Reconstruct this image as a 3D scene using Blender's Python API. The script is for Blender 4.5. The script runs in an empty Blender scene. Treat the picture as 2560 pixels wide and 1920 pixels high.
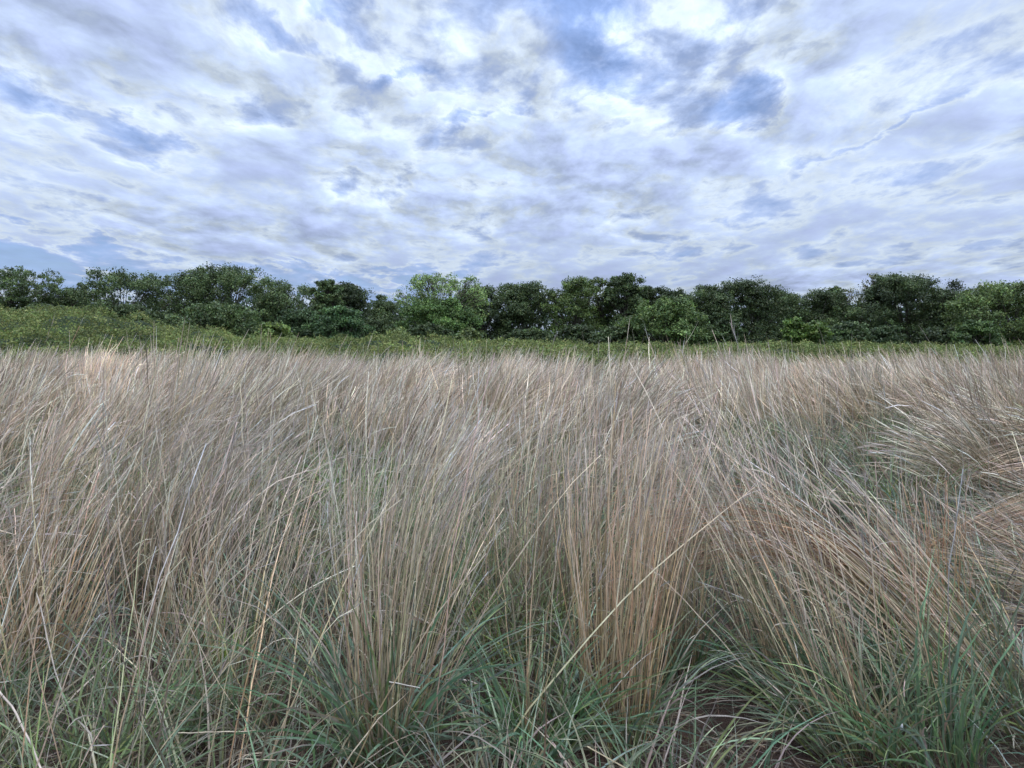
import bpy, math
import numpy as np

ONLY = ''
sc = bpy.context.scene
col = sc.collection
rng = np.random.default_rng(11)
U = lambda a, b, n=None: rng.uniform(a, b, n)

# ------------------------------------------------------------------ camera
F = 1668.0                       # focal length in photo pixels (2560 wide)
EYE = 1.65
PITCH = math.atan(110 / F)       # looking slightly down: horizon 110 px above the centre
cam = bpy.data.cameras.new('camera')
cam.sensor_width = 36.0
cam.lens = 36.0 * F / 2560
cam.clip_start = 0.05
cam.clip_end = 6000
co = bpy.data.objects.new('camera', cam)
col.objects.link(co)
co.location = (0, 0, EYE)
co.rotation_euler = (math.pi / 2 - PITCH, 0, 0)
sc.camera = co
CP, SP = math.cos(PITCH), math.sin(PITCH)


def ray(px, py):
    a, b = (px - 1280) / F, (960 - py) / F
    return np.array([a, CP + b * SP, -SP + b * CP])


def at(px, py, Y):
    """World point on the pixel's ray at depth Y."""
    d = ray(px, py)
    return np.array([0, 0, EYE]) + d * (Y / d[1])


def ground(px, py):
    d = ray(px, py)
    return np.array([0, 0, EYE]) + d * (EYE / -d[2])


def sky_dir(px, py):
    d = ray(px, py)
    return d / np.linalg.norm(d)


# ------------------------------------------------------------------ helpers
def tag(o, label=None, cat=None, group=None, kind=None):
    if label: o['label'] = label
    if cat: o['category'] = cat
    if group: o['group'] = group
    if kind: o['kind'] = kind
    return o


def empty(name, loc):
    o = bpy.data.objects.new(name, None)
    o.empty_display_size = 0.2
    o.location = tuple(float(v) for v in loc)
    col.objects.link(o)
    return o


def mesh_obj(name, verts, quads, cols, mat, parent=None, smooth=False):
    """verts in world space; a parented mesh is stored relative to its parent."""
    verts = np.asarray(verts, np.float32).reshape(-1, 3)
    quads = np.asarray(quads, np.int32).reshape(-1, 4)
    if parent is not None:
        verts = verts - np.array(parent.location, np.float32)
    me = bpy.data.meshes.new(name)
    me.vertices.add(len(verts))
    me.vertices.foreach_set('co', verts.ravel())
    me.loops.add(quads.size)
    me.loops.foreach_set('vertex_index', quads.ravel())
    me.polygons.add(len(quads))
    me.polygons.foreach_set('loop_start', np.arange(0, quads.size, 4, dtype=np.int32))
    me.update(calc_edges=True)
    if smooth:
        me.polygons.foreach_set('use_smooth', np.ones(len(quads), bool))
    if cols is not None:
        ca = me.color_attributes.new('tint', 'FLOAT_COLOR', 'POINT')
        c4 = np.ones((len(verts), 4), np.float32)
        c4[:, :3] = np.asarray(cols, np.float32).reshape(-1, 3)
        ca.data.foreach_set('color', c4.ravel())
    me.materials.append(mat)
    o = bpy.data.objects.new(name, me)
    col.objects.link(o)
    if parent is not None:
        o.parent = parent
    return o


class Acc:
    """Collects strips / quads into one mesh."""
    def __init__(s):
        s.v, s.q, s.c, s.n = [], [], [], 0

    def add(s, v, q, c):
        v = v.reshape(-1, 3)
        s.v.append(v); s.q.append(q.reshape(-1, 4) + s.n); s.c.append(c.reshape(-1, 3))
        s.n += len(v)

    def build(s, name, mat, parent=None, smooth=False):
        return mesh_obj(name, np.concatenate(s.v), np.concatenate(s.q), np.concatenate(s.c), mat, parent, smooth)


def lattice(x, y, seed, scale=1.0):
    """Smooth pseudo-noise in -1..1 from a sum of waves."""
    r = np.random.default_rng(seed)
    out = 0
    for k in range(7):
        a = r.uniform(0, 2 * math.pi); f = scale * r.uniform(.5, 2.2); p = r.uniform(0, 6.28)
        out = out + np.sin((x * math.cos(a) + y * math.sin(a)) * f + p + 1.3 * np.sin(f * .7 * (y * math.cos(a) - x * math.sin(a)) + p * 2))
    return out / 3.5


# ------------------------------------------------------------------ materials
def new_mat(name):
    m = bpy.data.materials.new(name)
    m.use_nodes = True
    m.node_tree.nodes.clear()
    return m, m.node_tree.nodes, m.node_tree.links


def leaf_mat(name, trans=.25, rough=.55, spec=.25, var=.25, nscale=40.):
    m, N, L = new_mat(name)
    at_ = N.new('ShaderNodeAttribute'); at_.attribute_name = 'tint'
    tc = N.new('ShaderNodeTexCoord')
    nz = N.new('ShaderNodeTexNoise'); nz.inputs['Scale'].default_value = nscale; nz.inputs['Detail'].default_value = 2
    L.new(tc.outputs['Object'], nz.inputs['Vector'])
    mr = N.new('ShaderNodeMapRange')
    mr.inputs['From Min'].default_value = .3; mr.inputs['From Max'].default_value = .7
    mr.inputs['To Min'].default_value = 1 - var; mr.inputs['To Max'].default_value = 1 + var
    L.new(nz.outputs['Fac'], mr.inputs['Value'])
    mul = N.new('ShaderNodeVectorMath'); mul.operation = 'SCALE'
    L.new(at_.outputs['Color'], mul.inputs[0]); L.new(mr.outputs['Result'], mul.inputs['Scale'])
    bs = N.new('ShaderNodeBsdfPrincipled')
    bs.inputs['Roughness'].default_value = rough
    bs.inputs['Specular IOR Level'].default_value = spec
    L.new(mul.outputs[0], bs.inputs['Base Color'])
    tr = N.new('ShaderNodeBsdfTranslucent'); L.new(mul.outputs[0], tr.inputs['Color'])
    mx = N.new('ShaderNodeMixShader'); mx.inputs[0].default_value = trans
    L.new(bs.outputs[0], mx.inputs[1]); L.new(tr.outputs[0], mx.inputs[2])
    out = N.new('ShaderNodeOutputMaterial'); L.new(mx.outputs[0], out.inputs['Surface'])
    return m


M_STRAW = leaf_mat('dry_straw', .04, .42, .45, .22, 30)
M_GREEN = leaf_mat('green_blade', .14, .40, .45, .22, 25)
M_LEAF = leaf_mat('tree_foliage', .22, .5, .3, .25, .9)
M_SHRUB = leaf_mat('shrub_foliage', .25, .6, .2, .35, .8)
M_BARK = leaf_mat('bark', 0, .85, .15, .3, 6)

m, N, L = new_mat('soil')
tc = N.new('ShaderNodeTexCoord')
n1 = N.new('ShaderNodeTexNoise'); n1.inputs['Scale'].default_value = 3; n1.inputs['Detail'].default_value = 10; n1.inputs['Roughness'].default_value = .65
n2 = N.new('ShaderNodeTexNoise'); n2.inputs['Scale'].default_value = 60; n2.inputs['Detail'].default_value = 6
L.new(tc.outputs['Object'], n1.inputs['Vector']); L.new(tc.outputs['Object'], n2.inputs['Vector'])
cr = N.new('ShaderNodeValToRGB')
cr.color_ramp.elements[0].position = .3; cr.color_ramp.elements[0].color = (.030, .018, .013, 1)
cr.color_ramp.elements[1].position = .72; cr.color_ramp.elements[1].color = (.10, .056, .038, 1)
L.new(n1.outputs['Fac'], cr.inputs[0])
# grass-covered farther out
ln = N.new('ShaderNodeVectorMath'); ln.operation = 'LENGTH'; L.new(tc.outputs['Object'], ln.inputs[0])
mr = N.new('ShaderNodeMapRange'); mr.inputs['From Min'].default_value = 20; mr.inputs['From Max'].default_value = 30
L.new(ln.outputs['Value'], mr.inputs['Value'])
mx = N.new('ShaderNodeMix'); mx.data_type = 'RGBA'
L.new(mr.outputs[0], mx.inputs['Factor']); L.new(cr.outputs[0], mx.inputs['A'])
mx.inputs['B'].default_value = (.05, .07, .025, 1)
bp = N.new('ShaderNodeBump'); bp.inputs['Strength'].default_value = 1.0; bp.inputs['Distance'].default_value = .05
L.new(n2.outputs['Fac'], bp.inputs['Height'])
bs = N.new('ShaderNodeBsdfPrincipled'); bs.inputs['Roughness'].default_value = .95
L.new(mx.outputs['Result'], bs.inputs['Base Color']); L.new(bp.outputs[0], bs.inputs['Normal'])
out = N.new('ShaderNodeOutputMaterial'); L.new(bs.outputs[0], out.inputs['Surface'])
M_SOIL = m

# ------------------------------------------------------------------ ground: one sheet out to the horizon
g = Acc()
xs = np.concatenate([[-4000, -800, -200, -60], np.linspace(-24, 24, 97), [60, 200, 800, 4000]])
ys = np.concatenate([[-2000, -300, -60, -12], np.linspace(-4, 28, 81), [60, 200, 800, 5000]])
X, Y = np.meshgrid(xs, ys)
near = np.clip(1 - (np.hypot(X, Y) - 20) / 10, 0, 1)
Z = near * (.025 * lattice(X, Y, 5, 3.0) + .015 * lattice(X, Y, 6, 8.0))
nx, ny = len(xs), len(ys)
I = np.arange(nx * ny).reshape(ny, nx)
quads = np.stack([I[:-1, :-1], I[:-1, 1:], I[1:, 1:], I[1:, :-1]], -1)
tag(mesh_obj('ground', np.stack([X, Y, Z], -1), quads, None, M_SOIL, smooth=True), kind='structure')


# ------------------------------------------------------------------ grass strips
def strips(acc, root, tilt0, bend, p, length, w, segs, cA, cB, cC, profile='stalk', wob=.045):
    """Ribbons whose 2-D tilt vector (radians, horizontal heading) runs from tilt0 to tilt0+bend along the blade.
    Returns points (n, segs+1, 3) and tilts."""
    n = len(root)
    t = np.linspace(0, 1, segs + 1)
    tm = (t[1:] + t[:-1]) / 2
    tl = tilt0[:, None, :] + bend[:, None, :] * (tm[None, :, None] ** p) + rng.normal(0, wob, (n, segs, 2))
    th = np.maximum(np.linalg.norm(tl, axis=2), 1e-5)
    hd = tl / th[..., None]
    d = np.concatenate([hd * np.sin(th)[..., None], np.cos(th)[..., None]], 2)
    step = d * (length / segs)[:, None, None]
    P = np.concatenate([root[:, None, :], root[:, None, :] + np.cumsum(step, 1)], 1)
    P[..., 2] = np.maximum(P[..., 2], .012 + .02 * (np.arange(n) % 3)[:, None] * t)
    T = np.concatenate([d[:, :1], (d[:, 1:] + d[:, :-1]) / 2, d[:, -1:]], 1)
    az = U(0, 2 * math.pi, n)
    R = np.stack([np.cos(az), np.sin(az), U(-.3, .3, n)], 1)[:, None, :]
    S = np.cross(T, np.broadcast_to(R, T.shape))
    S /= np.maximum(np.linalg.norm(S, axis=2, keepdims=True), 1e-4)
    if profile == 'stalk':
        pr = 1 - .55 * t
    elif profile == 'plume':
        pr = np.where(t < .74, 1 - .3 * t, 0) + np.where(t >= .74, 1.2 * np.sin(np.pi * np.clip((t - .66) / .36, 0, 1)) ** .8 + .25, 0)
    elif profile == 'leaf':
        pr = np.minimum(.55 + 2 * t, 1) * (1 - t ** 2.2) + .06
    hw = .5 * w[:, None] * pr[None, :]
    V = np.stack([P - S * hw[..., None], P + S * hw[..., None]], 2)      # n, segs+1, 2, 3
    k = 2 * (segs + 1)
    b = (np.arange(n) * k)[:, None] + (np.arange(segs) * 2)[None, :]
    Q = np.stack([b, b + 1, b + 3, b + 2], -1)
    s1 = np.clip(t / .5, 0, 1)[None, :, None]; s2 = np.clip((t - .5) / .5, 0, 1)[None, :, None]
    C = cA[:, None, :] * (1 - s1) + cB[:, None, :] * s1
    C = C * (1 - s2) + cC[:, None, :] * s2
    C = np.repeat(C[:, :, None, :], 2, 2)
    acc.add(V, Q, C)
    return P, tl


def pick(n, choices, probs, jit=.12, val=.34):
    """Random colours from a list with jitter."""
    c = np.array(choices)[rng.choice(len(choices), n, p=np.array(probs) / sum(probs))]
    return np.clip(c * np.exp(rng.normal(0, val, (n, 1))) * np.exp(rng.normal(0, jit * .5, (n, 3))), 0, .85)


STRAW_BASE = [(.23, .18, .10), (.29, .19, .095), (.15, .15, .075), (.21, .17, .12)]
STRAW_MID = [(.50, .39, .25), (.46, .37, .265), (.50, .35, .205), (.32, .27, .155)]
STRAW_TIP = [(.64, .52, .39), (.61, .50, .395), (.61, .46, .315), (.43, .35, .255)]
PLUME = [(.50, .44, .37), (.46, .41, .36), (.44, .37, .30)]
GREEN = [(.155, .205, .105), (.125, .185, .105), (.18, .215, .08), (.18, .21, .145), (.26, .265, .17)]
DEADLEAF = [(.30, .26, .20), (.36, .31, .25), (.22, .19, .13), (.26, .20, .13)]


def rep(a, n):
    return np.repeat(np.asarray(a, float), n, axis=0)


def stalks(acc, T, n, tilt, bend, H, rad, spread, w, segs, warm=None, plume=True, heads=False, heads_acc=None, p=1.6, tiltj=.14, plume_prob=.6, bj=(.35, 1.5), mul=(1, 1, 1)):
    """T (k,2) tussock centres, n (k,) stalk counts, the rest per tussock."""
    n = np.asarray(n, int)
    k = n.sum()
    if k == 0: return
    r = np.sqrt(U(0, 1, k)); a = U(0, 2 * math.pi, k)
    off = np.stack([np.cos(a), np.sin(a)], 1) * r[:, None]
    root2 = rep(T, n) + off * rep(rad, n)[:, None]
    root = np.concatenate([root2, np.zeros((k, 1))], 1)
    t0 = rep(tilt, n) + off * rep(spread, n)[:, None] + rng.normal(0, tiltj, (k, 2))
    bd = rep(bend, n) * U(bj[0], bj[1], k)[:, None] + off * rep(spread, n)[:, None] * .5
    length = rep(H, n) * np.clip(rng.normal(.93, .14, k), .45, 1.25)
    wv = rep(w, n) * U(.7, 1.35, k)
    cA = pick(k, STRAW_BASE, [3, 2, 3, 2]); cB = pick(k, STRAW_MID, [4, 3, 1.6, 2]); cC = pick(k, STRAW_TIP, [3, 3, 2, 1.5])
    if warm is not None:
        wm = rep(warm, n)[:, None]
        warmcol = np.array([1.08, .84, .66])
        f = np.where(wm > 0, 1 + (warmcol - 1) * wm, 1 + (np.array([.90, 1.0, 1.04]) - 1) * -wm)
        cA, cB, cC = cA * f, cB * f, cC * f
    tv = np.exp(rep(rng.normal(0, .24 if len(n) > 1 else .0, len(n)), n))[:, None]
    cA, cB, cC = cA * tv * mul, cB * tv * mul, cC * tv * mul
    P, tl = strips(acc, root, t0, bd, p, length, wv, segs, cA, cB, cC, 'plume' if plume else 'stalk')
    if heads:
        ha = heads_acc or acc
        sel = np.where(U(0, 1, k) < plume_prob)[0]
        nb = 7
        idx = np.repeat(sel, nb)
        u = U(.80, 1.0, len(idx))
        fseg = np.minimum((u * segs).astype(int), segs - 1)
        fr = u * segs - fseg
        hp = P[idx, fseg] * (1 - fr[:, None]) + P[idx, fseg + 1] * fr[:, None]
        ht = tl[idx, fseg] + rng.normal(0, .16, (len(idx), 2))
        hc = pick(len(idx), PLUME, [3, 3, 2], val=.15)
        strips(ha, hp, ht, rng.normal(0, .12, (len(idx), 2)), 1., U(.04, .11, len(idx)), U(.0014, .0030, len(idx)), 2, hc * .9, hc, hc, 'leaf', .02)
    # dry curled leaves half way up the stalks
    return P, tl, root


def curls(acc, P, tl, frac, wv=.004):
    k, s1, _ = P.shape
    sel = np.where(U(0, 1, k) < frac)[0]
    if len(sel) == 0: return
    u = U(.15, .6, len(sel)); s = s1 - 1
    f = np.minimum((u * s).astype(int), s - 1); fr = (u * s - f)[:, None]
    hp = P[sel, f] * (1 - fr) + P[sel, f + 1] * fr
    a = U(0, 2 * math.pi, len(sel)); h = np.stack([np.cos(a), np.sin(a)], 1)
    c = pick(len(sel), DEADLEAF, [3, 3, 2, 2])
    strips(acc, hp, h * U(.2, .6, len(sel))[:, None], h * U(1.2, 2.6, len(sel))[:, None], 1.0, U(.09, .24, len(sel)), U(.6, 1.3, len(sel)) * wv, 5, c, c * 1.1, c * 1.1, 'leaf', .08)


def leaves(acc, T, n, tilt, L_, rad, spread, w, segs, hue=None, dead=.2, droop=1.0):
    n = np.asarray(n, int); k = n.sum()
    if k == 0: return
    r = np.sqrt(U(0, 1, k)); a = U(0, 2 * math.pi, k)
    off = np.stack([np.cos(a), np.sin(a)], 1)
    root = np.concatenate([rep(T, n) + off * (r * rep(rad, n))[:, None], np.zeros((k, 1))], 1)
    a2 = a + rng.normal(0, .5, k); h = np.stack([np.cos(a2), np.sin(a2)], 1)
    sp = rep(spread, n) * U(.15, 1.25, k)
    t0 = rep(tilt, n) + h * sp[:, None]
    bd = (h * .8 + rep(tilt, n) * .7) * (U(.3, 1.7, k) * droop)[:, None]
    length = rep(L_, n) * U(.5, 1.25, k)
    isd = U(0, 1, k) < dead
    cg = 1.12 * pick(k, GREEN, [3, 3, 1.3, 3, 1.5], .14, .28)
    if hue is not None:
        cg = cg * rep(hue, n)
    cd = pick(k, DEADLEAF, [3, 3, 2, 2])
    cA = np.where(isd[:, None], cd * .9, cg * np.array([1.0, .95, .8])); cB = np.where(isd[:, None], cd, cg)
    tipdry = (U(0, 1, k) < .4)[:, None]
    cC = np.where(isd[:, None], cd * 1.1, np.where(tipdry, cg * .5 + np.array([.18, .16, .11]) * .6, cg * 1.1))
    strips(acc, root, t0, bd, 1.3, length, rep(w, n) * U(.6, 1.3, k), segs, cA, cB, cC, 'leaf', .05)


# ------------------------------------------------------------------ foreground tussocks one can point at
GS = 'grass tussocks standing in front of the field'
SOIL_P = [ground(1640, 1890), ground(1800, 1890), ground(1480 + 250, 1870)]
taken = []                      # (x, y, r) kept clear of the anonymous field


def tussock(name, label, cat, px, py, st=None, lf=None, clear=.22):
    b = ground(px, py)
    e = empty(name, (b[0], b[1], 0))
    tag(e, label, cat, GS)
    T = np.array([[b[0], b[1]]])
    taken.append((b[0], b[1], clear))
    if st:
        a = Acc()
        k = dict(n=100, tilt=(0, 0), bend=(.2, 0), H=1.3, rad=.13, spread=.15, w=.0050, warm=0., p=1.6, curl=.35, tiltj=.085, mul=(1, 1, 1), pp=.6, plumeH=True, bj=(.35, 1.5))
        k.update(st)
        one = lambda v: np.array([v], float)
        P, tl, _ = stalks(a, T, [int(k['n'] * .74)], one(k['tilt']), one(k['bend']), one(k['H']), one(k['rad']), one(k['spread']), one(k['w']), 10, one(k['warm']), False, k['plumeH'], None, k['p'], k['tiltj'], k['pp'], k['bj'], k['mul'])
        curls(a, P, tl, k['curl'])
        a.build('stalks', M_STRAW, e)
    if lf:
        a = Acc()
        k = dict(n=120, tilt=(0, 0), L=.6, rad=.13, spread=.5, w=.0085, hue=(1, 1, 1), dead=.15, droop=1.)
        k.update(lf)
        one = lambda v: np.array([v], float)
        leaves(a, T, [int(k['n'] * .72)], one(k['tilt']), one(k['L']), one(k['rad']), one(k['spread']), one(k['w']), 8, one(k['hue']), k['dead'], k['droop'])
        a.build('leaves', M_GREEN, e)
    return e


if ONLY != 'sky':
    BLUE = (.88, 1.0, 1.0)
    tussock('grass_tussock', 'dense sheaf of straight straw stalks beside the bare red soil, orange towards its foot', 'grass tussock', 1540, 1850,
            dict(n=280, mul=(1.06, 1.0, .94), tilt=(.02, .06), bend=(.16, .08), H=1.34, rad=.155, spread=.08, warm=.15, curl=.25), dict(n=170, L=.55, rad=.2, spread=.55))
    tussock('grass_tussock', 'tussock with long blue-green leaves fanning out to both sides around thin tan stalks', 'grass tussock', 965, 1885,
            dict(n=170, tilt=(.03, .08), bend=(.2, .05), H=1.25, rad=.14, spread=.20), dict(n=260, L=.80, rad=.14, spread=.62, hue=BLUE, dead=.12, w=.0095))
    tussock('grass_tussock', 'loose sheaf of pale stalks with silvery heads all bending to the right', 'grass tussock', 960, 1640,
            dict(n=230, mul=(1.1, 1.1, 1.12), tilt=(.05, .02), bend=(.55, .1), H=1.36, rad=.25, spread=.10, warm=-.4, pp=.9), dict(n=120, L=.5, rad=.25))
    tussock('grass_tussock', 'upright olive-brown sheaf just behind the bare soil, half hidden by green leaves', 'grass tussock', 1690, 1690,
            dict(n=190, tilt=(-.02, .02), bend=(.0, .1), H=1.15, rad=.13, spread=.06, warm=.1, curl=.5), dict(n=130, L=.55, rad=.2, hue=(.85, .95, 1.0)), clear=.28)
    tussock('grass_tussock', 'tall yellowish sheaf slanting up to the left out of the lower right', 'grass tussock', 2130, 1890,
            dict(n=95, tilt=(-.30, .18), bend=(-.12, .1), H=1.45, rad=.14, spread=.10, curl=.4), dict(n=200, L=.62, rad=.18, tilt=(-.25, .05)))
    tussock('grass_tussock', 'slanting straw sheaf with many little hooked dry leaves, right of the bare soil', 'grass tussock', 1950, 1730,
            dict(n=120, tilt=(-.20, .1), bend=(-.12, .1), H=1.4, rad=.17, spread=.12, curl=.8), dict(n=150, L=.6, rad=.2, tilt=(-.2, 0), hue=(.9, 1, 1)))
    tussock('grass_tussock', 'flattened pinkish stalks lying low over the green leaves at the lower right corner', 'grass tussock', 2500, 1800,
            dict(n=170, tilt=(-.62, .32), bend=(-.3, .1), H=1.45, rad=.24, spread=.12, w=.0056, curl=.15, warm=.1), dict(n=260, L=.7, rad=.28, tilt=(-.55, .05), spread=.35), clear=.3)
    tussock('grass_tussock', 'reddish-brown bundle of stalks arched right over to the left like a rainbow', 'grass tussock', 2250, 1640,
            dict(n=250, mul=(.72, .58, .54), tilt=(-.10, -.02), bend=(-1.95, -.12), H=1.78, rad=.075, spread=.035, w=.0046, warm=.35, p=.85, curl=.05, tiltj=.025, plumeH=False, bj=(.93, 1.07)), dict(n=60, L=.5, rad=.2), clear=.3)
    tussock('grass_tussock', 'rust-orange upright stalks at the foot of the arched bundle', 'grass tussock', 2330, 1660,
            dict(n=110, mul=(.85, .72, .66), tilt=(-.05, .05), bend=(-.1, .1), H=.85, rad=.15, spread=.1, warm=.5, curl=.2), dict(n=60, L=.4), clear=.2)
    tussock('grass_tussock', 'thick sweep of pink straw combed flat to the right, lowest one by the right edge', 'grass tussock', 2330, 1400,
            dict(n=420, mul=(.85, .75, .76), tilt=(.80, -.05), bend=(.85, -.1), H=1.7, rad=.16, spread=.05, w=.0050, warm=0., p=.6, curl=.05, tiltj=.05, plumeH=False, bj=(.8, 1.15)), dict(n=50, L=.4), clear=.3)
    tussock('grass_tussock', 'thinner greyish sweep of straw combed flat to the right over a green patch', 'grass tussock', 2290, 1250,
            dict(n=260, mul=(.88, .80, .80), tilt=(.80, .02), bend=(.85, -.06), H=1.7, rad=.2, spread=.08, w=.0054, p=.6, curl=.05, plumeH=False, bj=(.75, 1.15)), dict(n=120, L=.55, rad=.4, hue=(1, 1.1, .8)), clear=.35)
    tussock('grass_tussock', 'broken orange-tinted straw splaying in all directions at the left edge', 'grass tussock', 70, 1700,
            dict(n=190, tilt=(-.05, .05), bend=(.0, .1), H=1.0, rad=.2, spread=.5, w=.0060, warm=.45, curl=.3, pp=.1), dict(n=60, L=.45, dead=.6))
    tussock('grass_tussock', 'grey-brown sheaf near the left side whose tops bow over in a smooth arc', 'grass tussock', 330, 1500,
            dict(n=190, tilt=(.10, .0), bend=(.85, .1), H=1.42, rad=.28, spread=.10, pp=.8), dict(n=90, L=.5, rad=.25))
    tussock('grass_tussock', 'fresh green tuft with broad curving leaves left of the straight straw sheaf', 'grass tussock', 1340, 1870,
            dict(n=22, tilt=(.05, .1), H=1.2, spread=.15), dict(n=260, L=.62, rad=.15, spread=.7, hue=(.85, 1.05, 1.0), dead=.08, w=.0095))
    tussock('grass_tussock', 'low mixed tuft of green and grey leaves behind the fallen straw', 'grass tussock', 560, 1800,
            dict(n=60, tilt=(.0, .1), H=1.1, spread=.25), dict(n=190, L=.5, rad=.24, spread=.5, dead=.35))
    tussock('grass_tussock', 'small bright yellow-green tuft of soft upright leaves', 'grass tussock', 562, 1720,
            None, dict(n=90, L=.30, rad=.05, spread=.12, hue=(1.5, 1.5, .65), dead=0, droop=.25), clear=.1)
    tussock('grass_tussock', 'wide tuft of dark green leaves swept left at the bottom right', 'grass tussock', 2300, 1900,
            dict(n=30, tilt=(-.35, .1), H=1.2, spread=.2), dict(n=300, L=.66, rad=.22, spread=.4, tilt=(-.38, .05), hue=(.9, 1.05, 1.0), dead=.1, w=.009))
    tussock('grass_tussock', 'vivid green tuft showing through a gap between dry stalks', 'grass tussock', 900, 1300,
            None, dict(n=260, L=.72, rad=.2, spread=.35, hue=(.95, 1.25, .7), dead=.03, w=.008), clear=.35)
    tussock('grass_tussock', 'crossing pale stalks spread into a thin fan before a dark hollow', 'grass tussock', 640, 1620,
            dict(n=60, tilt=(.05, .05), bend=(.0, .1), H=1.35, rad=.15, spread=.38, w=.0056, curl=.5), dict(n=110, L=.55, rad=.2, hue=(.8, .9, .95)))
    tussock('grass_tussock', 'dense vertical sheaf of tan stalks between the bent silvery one and the straight one', 'grass tussock', 1290, 1560,
            dict(n=170, tilt=(.02, .03), bend=(.16, .1), H=1.33, rad=.2, spread=.10), dict(n=120, L=.5, rad=.22))

    # single blades, stalks and straws
    def lone(name, label, cat, pts, w0, w1, c, group=None):
        """A thick dead stalk through world points, as a five-sided tube."""
        pts = np.array(pts, float)
        t = np.linspace(0, len(pts) - 1, 14)
        i = np.minimum(t.astype(int), len(pts) - 2); f = (t - i)[:, None]
        f = f * f * (3 - 2 * f) * .4 + f * .6
        Pp = pts[i] * (1 - f) + pts[i + 1] * f + rng.normal(0, 1, (14, 3)) * min(.002, .003 * np.linalg.norm(pts[-1] - pts[0]))
        a = Acc(); tube(a, Pp, np.linspace(w0, w1, 14) / 2, c, 6)
        o = a.build(name, M_STRAW, None, True)
        tag(o, label, cat, group)
        return o

    def tube(acc, P, r, c, k=6):
        P = np.asarray(P, float); n = len(P)
        T = np.gradient(P, axis=0); T /= np.maximum(np.linalg.norm(T, axis=1, keepdims=True), 1e-6)
        ref = np.where(np.abs(T[:, 2:3]) > .9, np.array([[1., 0, 0]]), np.array([[0, 0, 1.]]))
        A = np.cross(T, ref); A /= np.linalg.norm(A, axis=1, keepdims=True); B = np.cross(T, A)
        an = np.linspace(0, 2 * math.pi, k, endpoint=False)
        V = P[:, None] + (A[:, None] * np.cos(an)[None, :, None] + B[:, None] * np.sin(an)[None, :, None]) * np.asarray(r)[:, None, None]
        I = np.arange(n * k).reshape(n, k)
        Q = np.stack([I[:-1], np.roll(I[:-1], -1, 1), np.roll(I[1:], -1, 1), I[1:]], -1)
        acc.add(V, Q, np.broadcast_to(np.asarray(c, float), V.shape))

    straw = (.50, .42, .30)
    lone('fallen_straw', 'straight yellow straw lying level across the low mixed tuft', 'straw', [at(445, 1833, 2.25), at(700, 1826, 2.3)], .0045, .0035, straw, 'fallen straws')
    lone('fallen_straw', 'short pale straw lying level on the soil by the bottom edge', 'straw', [at(604, 1897, 2.2), at(745, 1903, 2.25)], .005, .0035, straw, 'fallen straws')
    lone('fallen_straw', 'short grey straw hung tilted across the blue-green leaf fan', 'straw', [at(972, 1704, 2.3), at(1050, 1720, 2.3)], .0045, .004, (.42, .38, .32), 'fallen straws')
    lone('dead_reed', 'thick pale dead blade slanting down through the lower left corner', 'dead blade', [at(-40, 1690, 2.2), at(35, 1770, 2.15), at(105, 1920, 2.0), at(130, 2010, 1.95)], .0075, .006, (.46, .38, .31))
    lone('dead_reed', 'long pale kinked blade standing in the orange-tinted broken straw', 'dead blade', [at(90, 1480, 2.6), at(118, 1600, 2.55), at(155, 1740, 2.5), at(172, 1800, 2.5), at(190, 1960, 2.4)], .005, .006, (.48, .41, .34))
    # tall stalks that stand up against the trees
    for lab, pts, w in (
        ('longest bare stalk, slanting up to the left before the dark trees', [at(2420, 1500, 4.6), at(2402, 985, 5.0), at(2345, 890, 5.1), at(2296, 811, 5.2)], .012),
        ('thin upright stalk crossing the foot of the farthest right tree', [at(2470, 1350, 5.6), at(2476, 890, 6.0), at(2474, 832, 6.0)], .010),
        ('bare stalk leaning left in front of the bright green shrub', [at(2110, 1400, 5.2), at(2062, 860, 5.6), at(2038, 800, 5.6)], .010),
        ('stiff upright stalk just left of the large domed bush with a bright top', [at(1600, 1400, 5.2), at(1594, 900, 5.5), at(1580, 822, 5.5)], .010),
        ('tall stalk with a drooping tip before the brightest shrubs', [at(2140, 1350, 5.6), at(2128, 880, 6.0), at(2130, 828, 6.0)], .009),
        ('single pale stalk rising over the grass below the airy pale green tree', [at(1140, 1400, 5.0), at(1138, 900, 5.3), at(1132, 845, 5.3)], .012),
    ):
        lone('tall_stalk', lab, 'grass stalk', pts, w * .36, w * .16, (.30, .26, .20), 'tall stalks above the grass')
    # seed fluff caught on a leaf
    c = at(2254, 1817, 2.35)
    th, ph = np.meshgrid(np.linspace(0, math.pi, 9), np.linspace(0, 2 * math.pi, 10))
    rr = .006 * (1 + .25 * np.sin(3 * ph) * np.sin(th))
    V = np.stack([c[0] + rr * np.sin(th) * np.cos(ph), c[1] + rr * np.sin(th) * np.sin(ph), c[2] + rr * 2.3 * np.cos(th)], -1)
    I = np.arange(90).reshape(10, 9)
    a = Acc(); a.add(V, np.stack([I[:-1, :-1], I[1:, :-1], I[1:, 1:], I[:-1, 1:]], -1), np.broadcast_to(np.array([.7, .7, .7]), V.shape))
    tag(a.build('seed_fluff', M_STRAW, None, True), 'tiny white seed fluff caught on the dark green leaves', 'seed fluff')

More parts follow.
